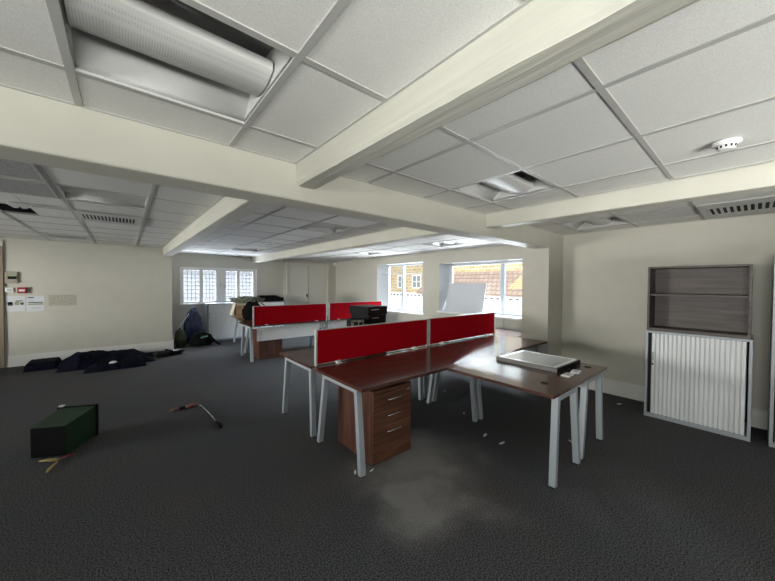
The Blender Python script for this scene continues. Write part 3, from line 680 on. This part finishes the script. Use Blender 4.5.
# ------------------------------------------------------------------ things on the return desks
t = thing('framed_panel', 'flat white framed glass panel lying on the return desks', 'display panel', (3.375, 1.50, .7302), math.radians(-1.0))
hx, hy = .285, .315
MB().box(-hx, hx, -hy, -hy+.02, 0, .040).box(-hx, hx, hy-.02, hy, 0, .040).box(-hx, -hx+.02, -hy+.02, hy-.02, 0, .040).box(hx-.02, hx, -hy+.02, hy-.02, 0, .040).build('outer_frame', M['framegrey'], t, bevel=.003)
MB().box(-hx+.02, hx-.02, -hy+.02, -hy+.05, .030, .041).box(-hx+.02, hx-.02, hy-.05, hy-.02, .030, .041).box(-hx+.02, -hx+.05, -hy+.05, hy-.05, .030, .041).box(hx-.05, hx-.02, -hy+.05, hy-.05, .030, .041).build('inner_border', M['white'], t)
B(-hx+.02, hx-.02, -hy+.02, hy-.02, .005, .038).build('glass_sheet', M['frosted'], t)
B(-hx+.005, hx-.005, -hy-.004, -hy, .004, .040).build('side_groove', M['black'], t)
for k, (x, y, lb) in enumerate(((3.075, 1.092, 'left-hand one'), (3.245, 1.085, 'right-hand one'))):
    t = thing('socket_plate', 'white socket plate lying on the return desk end, %s of two' % lb, 'socket plate', (x, y, .7302), .15*k, 'white socket plates')
    B(-.066, .066, -.036, .036, 0, .010).build('plate', M['plate'], t, bevel=.003); B(-.04, .04, -.018, .018, .010, .012).build('insert', M['slate'], t)
for k, (x, y, r) in enumerate(((3.24, 1.160, -.55), (3.46, 1.150, -.50))):
    o = MB().tube([(-.09, 0, .008), (.07, 0, .008), (.09, 0, .008)], [.008, .008, .004], 8).build('marker_pen', M['black'], loc=(x, y, .7302), rotz=r+.6)
    tag(o, ('black marker pen beside the framed panel, nearer the socket plates' if k == 0 else 'black marker pen beside the framed panel, nearer the right wall'), 'pen', 'marker pens by the framed panel')

# computers on the desk behind the front screen
def pc(label, loc, rotz, sx, sy, sz, grp='black computers stacked behind the front screen'):
    t = thing('computer', label, 'computer', loc, rotz, grp)
    B(-sx/2, sx/2, -sy/2+.01, sy/2, 0, sz).build('case', M['black'], t, bevel=.005)
    B(-sx/2+.003, sx/2-.003, -sy/2, -sy/2+.012, .004, sz-.004).build('front_bezel', M['black'], t, bevel=.004)
    MB().box(-sx*.35, sx*.05, -sy/2-.002, -sy/2, sz*.62, sz*.70).build('disc_slot', M['slate'], t)
    s = MB()
    for k in range(7): s.box(-sx/2-.001, -sx/2, -sy*.3+k*.035, -sy*.3+k*.035+.014, sz*.25, sz*.75)
    s.build('side_vent', M['dark'], t)
    return t
pc('deep black computer case at the bottom of the stack behind the front screen', (2.53, 3.42, .7302), .06, .36, .40, .30)
pc('black computer second from the top of the stack behind the front screen', (2.555, 3.43, 1.0305), .10, .31, .38, .112)
pc('black computer on top of the stack behind the front screen', (2.535, 3.41, 1.143), .07, .345, .40, .112)
t = thing('computer', 'grey-backed computer standing left of the black computer stack', 'computer', (2.27, 3.40, .7302), -.25)
B(-.085, .085, -.2, -.02, 0, .375).build('case', M['black'], t, bevel=.005)
B(-.083, .083, -.206, -.2, .004, .371).build('rear_plate', M['pcgrey'], t)
MB().box(-.05, .0, -.212, -.206, .30, .35).box(.02, .06, -.212, -.206, .30, .345).box(-.06, .06, -.21, -.206, .22, .27).build('port_panel', M['dark'], t)

# ------------------------------------------------------------------ window bay items
t = thing('whiteboard', 'blank whiteboard leaning in the large window recess', 'whiteboard', (5.965, 4.30, W2[2]+.005))
MB().hexa([(-.09, -.50, 0), (-.075, -.50, 0), (-.075, .50, 0), (-.09, .50, 0), (.045, -.50, .665), (.06, -.50, .665), (.06, .50, .665), (.045, .50, .665)]).build('board', M['board'], t)
fr = MB()
for a, c in (((-.084, -.50, .0), (.051, -.50, .665)), ((-.084, .50, .0), (.051, .50, .665))): fr.bar(a, c, .022, .016, (1, 0, 0))
fr.hexa([(-.093, -.5, 0), (-.073, -.5, 0), (-.073, .5, 0), (-.093, .5, 0), (-.09, -.5, .018), (-.07, -.5, .018), (-.07, .5, .018), (-.09, .5, .018)])
fr.hexa([(.04, -.5, .65), (.06, -.5, .65), (.06, .5, .65), (.04, .5, .65), (.043, -.5, .668), (.063, -.5, .668), (.063, .5, .668), (.043, .5, .668)])
fr.build('frame', M['alu'], t)
o = MB().tube([(5.86, 4.875, W2[2]+.01), (6.02, 4.79, 1.42)], .010, 8).build('white_pole', M['white']); tag(o, 'thin white pole leaning in the left corner of the large window recess', 'pole')
t = thing('blind_rail', 'slim grey blind headrail across the top of the large window', 'blind rail', (5.99, 3.84, 1.985))
B(-.02, .02, -.94, .94, 0, .032).build('headrail', M['alu'], t, bevel=.004)
for y in (-.85, -.3, .3, .85): MB().box(-.024, .024, y-.015, y+.015, .028, .06).build('bracket', M['slate'], t)
o = MB().tube([(5.93, 5.50, 1.842), (5.93, 7.27, 1.842)], .011, 8).build('curtain_rod', M['slate']); tag(o, 'thin dark rod spanning the smaller right-wall window', 'rod')
o = MB().tube([(5.79, 3.26, .88), (5.79, 3.24, .72), (5.79, 3.18, .60), (5.79, 3.16, .40), (5.79, 3.15, .22)], .005, 6).build('wall_cable', M['slate']); tag(o, 'thin cable hanging down the wall below the large window', 'cable')

# ------------------------------------------------------------------ box, bags and cloth at the back
t = thing('cardboard_box', 'open brown cardboard box on the desk in front of the leaded window', 'box', (2.28, 8.0, .7305), -.12)
hx, hy, h = .27, .22, .36
MB().box(-hx, hx, -hy, -hy+.006, 0, h).box(-hx, hx, hy-.006, hy, 0, h).box(-hx, -hx+.006, -hy, hy, 0, h).box(hx-.006, hx, -hy, hy, 0, h).box(-hx, hx, -hy, hy, 0, .006).build('carton', M['card'], t)
MB().hexa([(-hx, -hy, h), (-hx, hy, h), (-hx-.005, hy, h-.004), (-hx-.005, -hy, h-.004), (-hx-.09, -hy, h-.30), (-hx-.09, hy, h-.30), (-hx-.095, hy, h-.30), (-hx-.095, -hy, h-.30)]).build('flap', M['cardlight'], t)
MB().hexa([(-hx, -hy, h), (hx, -hy, h), (hx, -hy-.005, h-.002), (-hx, -hy-.005, h-.002), (-hx, -hy-.11, h-.05), (hx, -hy-.11, h-.05), (hx, -hy-.115, h-.054), (-hx, -hy-.115, h-.054)]).build('flap', M['cardlight'], t)
MB().hexa([(hx, -hy, h), (hx, hy, h), (hx+.005, hy, h-.002), (hx+.005, -hy, h-.002), (hx+.15, -hy, h-.10), (hx+.15, hy, h-.10), (hx+.155, hy, h-.104), (hx+.155, -hy, h-.104)]).build('flap', M['card'], t)
o = MB().blob((2.27, 7.96, 1.150), (.36, .27, .085), 3, .25, 2.5, zmin=1.095).build('bundled_cloth', M['grit']); tag(o, 'mottled grey green cloth bundle lying on the cardboard box', 'cloth')
o = MB().blob((2.22, 7.42, .88), (.20, .19, .24), 5, .25, 2.2, zmin=.731).build('black_bag', M['blackcloth']); tag(o, 'black bag on the desk between cardboard box and far red screen', 'bag')
o = MB().blob((3.33, 9.58, 1.06), (.47, .16, .13), 8, .28, 2.6, zmin=1.0015).build('black_bag', M['blackcloth']); tag(o, 'floppy black bag lying on top of the tambour cabinet right of the leaded window', 'bag')
# heap of bags in the corner
t = thing('drawstring_bag', 'blue nylon drawstring bag on top of the bag heap beside the tambour cabinet', 'bag', (1.36, 9.38, 0))
MB().blob((0, 0, .44), (.215, .18, .46), 11, .17, 2.6, zmin=.002, rot=.2, taper=.28).build('sack', M['bluebag'], t)
MB().tube([(-.05, -.02, .86), (-.16, -.10, .70), (-.30, -.14, .50), (-.36, -.14, .40)], .010, 6).build('drawstring', M['tag'], t)
o = MB().blob((1.02, 8.98, .20), (.115, .17, .25), 14, .2, 2.2, zmin=.002).build('canvas_bag', M['olive']); tag(o, 'dark olive canvas bag at the left of the bag heap against the wall corner', 'bag')
t = thing('black_holdall', 'black holdall with green tag slumped at the bottom of the bag heap', 'bag', (1.44, 8.86, 0), -.1)
MB().blob((0, 0, .14), (.24, .15, .20), 17, .25, 2.4, zmin=.002).build('body', M['blackcloth'], t)
MB().hexa([(-.02, -.175, .20), (.13, -.18, .235), (.13, -.165, .24), (-.02, -.16, .205), (-.02, -.175, .23), (.13, -.18, .265), (.13, -.165, .27), (-.02, -.16, .235)]).build('webbing_tag', M['gtag'], t)
MB().tube([(.15, -.10, .25), (.26, -.12, .14), (.36, -.14, .03), (.42, -.15, .025)], [.03, .03, .028, .02], 8).build('strap', M['blackcloth'], t)

# long heap of dark fabric by the notice wall
def ridge(u, v, hmax, seed):
    u2 = u+.07*noise.noise((v*5, seed, 1))+.03*noise.noise((v*14, seed, 7)); v2 = v+.13*noise.noise((u*5, seed, 2))+.06*noise.noise((u*15, seed, 4))
    if not (0 < u2 < 1 and 0 < v2 < 1) or u in (0, 1) or v in (0, 1): return .003
    e = min(1, 5*u2, 5*(1-u2))**.7*math.sin(math.pi*v2)**.7
    f = .74+.20*noise.noise((u*3.2, v*4.5, seed))+.14*noise.noise((u*9, v*9+u*4, seed+3))+.09*abs(noise.noise((u*22, v*16, seed)))
    return max(.003, e*hmax*f)
o = MB().drape(-1.34, -.925, 8.05, 8.60, lambda u, v: max(.003, (.135+.01*noise.noise((u*9, v*3, 1)))*min(1, 14*u, 10*(1-u))**.4*min(1, 9*v, 9*(1-v))**.4), 50, 30).build('flat_bag', M['navy']); tag(o, 'long flat dark navy bag at the left end of the fabric heap by the wall', 'bag')
o = MB().drape(-.92, .46, 7.66, 8.68, lambda u, v: ridge(u, v, .33-.14*u, 4.2), 110, 70).build('folded_canopy', M['navy']); tag(o, 'crumpled dark navy canopy fabric heaped along the notice wall', 'canopy')
o = MB().drape(-.55, .30, 7.30, 7.61, lambda u, v: ridge(u, v, .16, 9.1), 80, 36).build('canopy_skirt', M['navy']); tag(o, 'loose navy fabric end lying in front of the canopy heap', 'canopy')
t = thing('pole_bundle', 'bundle of black poles at the right end of the fabric heap', 'pole bundle', (.67, 8.10, 0), .30)
for k in range(9):
    MB().tube([(-.13-.03*(k % 2), -.11+.055*(k % 5), .024+.046*(k//5)), (.24+.03*(k % 3), -.09+.045*(k % 5), .024+.048*(k//5))], .023, 8).build('pole', M['black'], t)
MB().box(.02, .08, -.14, .15, .002, .115).build('strap', M['blackcloth'], t, bevel=.02)
MB().tube([(.24, -.02, .03), (.28, -.14, .012), (.24, -.30, .008)], .006, 6).build('cord', M['black'], t)
o = MB().blob((0, 0, 0), (.055, .03, .03), 2, .2, 3, sub=2).build('white_tag', M['tag'], loc=(-.17, 7.42, .115)); tag(o, 'small white label on the navy fabric heap', 'label')

# ------------------------------------------------------------------ wall items
yw = YP
t = thing('alarm_panel', 'small alarm control panel with display on the left wall', 'control panel', (-1.567, yw, 1.63))
B(-.075, .075, -.03, 0, -.105, .105).build('case', M['olivebox'], t, bevel=.005); B(-.042, .065, -.034, -.03, -.028, .062).build('screen', M['black'], t); B(-.042, .065, -.036, -.034, .022, .062).build('lit_strip', M['display'], t)
t = thing('wall_switch', 'white switch plate left of the red call point', 'switch', (-1.594, yw, 1.402))
B(-.05, .05, -.02, 0, -.043, .043).build('plate', M['plate'], t, bevel=.004); MB().box(-.03, -.005, -.026, -.02, -.02, .02).box(.005, .03, -.026, -.02, -.02, .02).build('rocker', M['slate'], t)
t = thing('call_point', 'red fire alarm call point on the left wall below the control panel', 'fire alarm call point', (-1.44, yw, 1.396))
B(-.058, .058, -.045, 0, -.055, .055).build('housing', M['callred'], t, bevel=.005); B(-.036, .036, -.049, -.045, -.02, .016).build('press_plate', M['paper'], t)
m = mat('laminated_notice', (.62, .63, .66), .25); M['lam'] = m
def notice(x0, x1, z0, z1, label, blocks):
    t = thing('notice', label, 'notice', ((x0+x1)/2, yw, (z0+z1)/2), 0, 'laminated notices on the left wall'); hx, hz = (x1-x0)/2, (z1-z0)/2
    B(-hx, hx, -.004, 0, -hz, hz).build('sheet', M['lam'], t)
    for nm, ma, (a, c, e, f) in blocks: B(a*hx, c*hx, -.0056, -.004, e*hz, f*hz).build(nm, M[ma], t)
notice(-1.637, -1.408, 1.01, 1.292, 'laminated notice with dark pictograms below the white switch plate', [('pictogram', 'black', (-.82, -.3, -.22, .22)), ('pictogram', 'paper', (-.74, -.38, -.16, .0)), ('pictogram', 'display', (-.15, .35, -.18, .26)), ('pictogram', 'black', (.45, .85, -.02, .14)), ('pictogram', 'black', (.5, .85, -.15, -.06)), ('heading', 'black', (.0, .75, .30, .40))])
notice(-1.388, -1.170, 1.0, 1.292, 'laminated notice with black text bars below the red call point', [('text_bar', 'black', (-.9, -.2, .72, .84)), ('text_bar', 'slate', (-.75, -.25, .38, .48)), ('text_bar', 'black', (-.85, .85, .10, .20)), ('text_bar', 'display', (-.9, .88, -.16, .02)), ('text_bar', 'slate', (-.7, .6, -.62, -.5))])
for x, z in ((-1.612, 1.22), (-1.40, 1.225), (-1.19, 1.225), (-1.19, 1.29), (-1.18, 1.01)):
    pass
o = B(-1.112, -.738, yw-.004, yw, 1.095, 1.305).build('paper_strip', M['beige']); tag(o, 'faded beige rectangular paper patch on the left wall', 'paper')
o = MB().box(-.178, -.165, yw-.003, yw, 1.78, 1.80).box(-.178, -.165, yw-.003, yw, 1.72, 1.74).box(-.178, -.165, yw-.003, yw, 1.65, 1.67).build('wall_plugs', M['slate']); o['kind'] = 'structure'

# ------------------------------------------------------------------ floor items
# green bin lying on its side: base towards the camera, rimmed mouth at the back
ang = math.atan2(.34, .159)
t = thing('waste_bin', 'dark green rectangular waste bin lying on its side on the carpet', 'bin', (-.525, 4.00, 0), ang-math.pi/2)
b0, b1, L = .125, .150, .385
def ring(hw, y, zt): return [(-hw, y, .012), (hw, y, .012), (hw, y, zt), (-hw, y, zt)]
bb = MB(); rings = [ring(b0, 0, .275), ring(b1, L, .310)]
inner = [[(x*.97, y, z*.97+.005) for x, y, z in ring(b0, .006, .275)], [(x*.97, y, z*.97+.005) for x, y, z in ring(b1, L, .310)]]
V = [[bb.bm.verts.new(p) for p in r] for r in rings+inner]
for i in range(4):
    j = (i+1) % 4; bb.bm.faces.new([V[0][i], V[0][j], V[1][j], V[1][i]]); bb.bm.faces.new([V[2][j], V[2][i], V[3][i], V[3][j]]); bb.bm.faces.new([V[1][i], V[1][j], V[3][j], V[3][i]])
bb.bm.faces.new(V[0][::-1]); bb.bm.faces.new(V[2])
bb.build('body', M['green'], t, bevel=.004)
B(-b0+.004, b0-.004, -.004, .0, .016, .270).build('base_shade', M['black'], t)  # black sheet that paints the shade on the bin's base end
MB().box(-b1-.012, b1+.012, L-.014, L+.008, .002, .014).box(-b1-.012, b1+.012, L-.014, L+.008, .310, .322).box(-b1-.012, -b1, L-.014, L+.008, .014, .310).box(b1, b1+.012, L-.014, L+.008, .014, .310).build('rim', M['black'], t)
MB().box(-b1-.004, -b1+.04, L-.02, L+.012, .318, .336).build('label_clip', M['slate'], t, bevel=.004)
def ribbon(name, pts, wd, th, m_, label, cat='litter', group='scraps of litter on the carpet'):
    mb = MB(); pts = [Vector(p) for p in pts]
    mb.tube(pts, [wd*(.5 if i in (0, len(pts)-1) else 1) for i in range(len(pts))], 6)
    for v in mb.bm.verts:
        base = min(pts, key=lambda q: (q.xy-v.co.xy).length); v.co.z = base.z+(v.co.z-base.z)*th
        if v.co.z < .001: v.co.z = .001
    return tag(mb.build(name, m_), label, cat, group)
ribbon('yellow_ribbon', [(-.57, 3.945, .012), (-.52, 3.90, .022), (-.47, 3.865, .022), (-.44, 3.88, .012)], .020, .5, M['yellow'], 'yellow ribbon scrap beside the fallen green bin, straight one')
ribbon('yellow_ribbon', [(-.455, 3.85, .010), (-.46, 3.79, .018), (-.485, 3.72, .014), (-.495, 3.68, .008)], .014, .5, M['yellow'], 'yellow ribbon scrap trailing towards the camera from the fallen bin')
ribbon('red_scrap', [(-.43, 3.865, .012), (-.40, 3.87, .026), (-.375, 3.89, .018), (-.35, 3.92, .008)], .017, .6, M['darkred'], 'small dark red scrap at the near corner of the fallen bin')
# broken tool: reddish jointed piece and a bent rod with black grip
t = thing('hand_tool', 'thin bent rod with reddish jointed handle and black grip on the carpet', 'tool', (.60, 4.45, 0))
MB().tube([(-.20, .05, .016), (-.16, .055, .022), (-.10, .065, .020)], [.012, .02, .016], 8).build('red_tip', M['rust'], t)
MB().tube([(-.10, .065, .020), (-.07, .06, .022), (-.04, .06, .02)], .018, 8).build('joint', M['black'], t)
MB().tube([(-.04, .06, .024), (.02, .055, .030), (.08, .06, .024)], [.018, .026, .022], 8).build('red_sleeve', M['rust'], t)
MB().tube([(.08, .06, .012), (.11, .04, .012), (.125, .0, .014), (.15, -.30, .014), (.165, -.62, .016)], .005, 6).build('rod', M['chrome'], t)
MB().tube([(.165, -.60, .022), (.168, -.67, .026), (.172, -.75, .026), (.172, -.80, .022)], [.014, .024, .026, .016], 8).build('grip', M['black'], t)
def scrap(x, y, s, rz, label, ma='paper'):
    mb = MB(); n = 5; ang = [k*math.tau/n for k in range(n)]
    c = mb.bm.verts.new((0, 0, .008*s*20)); rg = [mb.bm.verts.new((math.cos(a)*s*(1+.35*noise.noise((a, x, y))), math.sin(a)*s*.36*(1+.8*noise.noise((a, y, x))), .0015)) for a in ang]
    for k in range(n): mb.bm.faces.new([c, rg[k], rg[(k+1) % n]])
    mb.bm.faces.new(rg[::-1])
    return tag(mb.build('paper_scrap', M[ma], loc=(x, y, 0), rotz=rz), label, 'litter', 'scraps of litter on the carpet')
scrap(2.832, 1.779, .050, .3, 'white paper scrap on the carpet between the bench and the return desks, left one')
scrap(2.817, 1.581, .052, .0, 'white paper scrap on the carpet below the return desks, right one of two')
scrap(3.12, 2.25, .035, .5, 'small white scrap beside the middle bench leg')
scrap(3.379, 1.169, .030, .8, 'small white scrap between the return desk legs')
scrap(4.94, 1.133, .045, -.6, 'pale scrap on the carpet near the skirting, left of the ribbed cabinet')
scrap(1.44, 2.10, .035, .9, 'white scrap at the foot of the left front desk leg, left side')
scrap(1.56, 2.035, .030, .2, 'white scrap at the foot of the left front desk leg, right side')
scrap(1.80, 8.75, .05, .1, 'white scrap on the carpet in front of the far tambour cabinet')
scrap(3.55, 2.9, .03, .1, 'tiny white scrap on the carpet under the right bench desk')
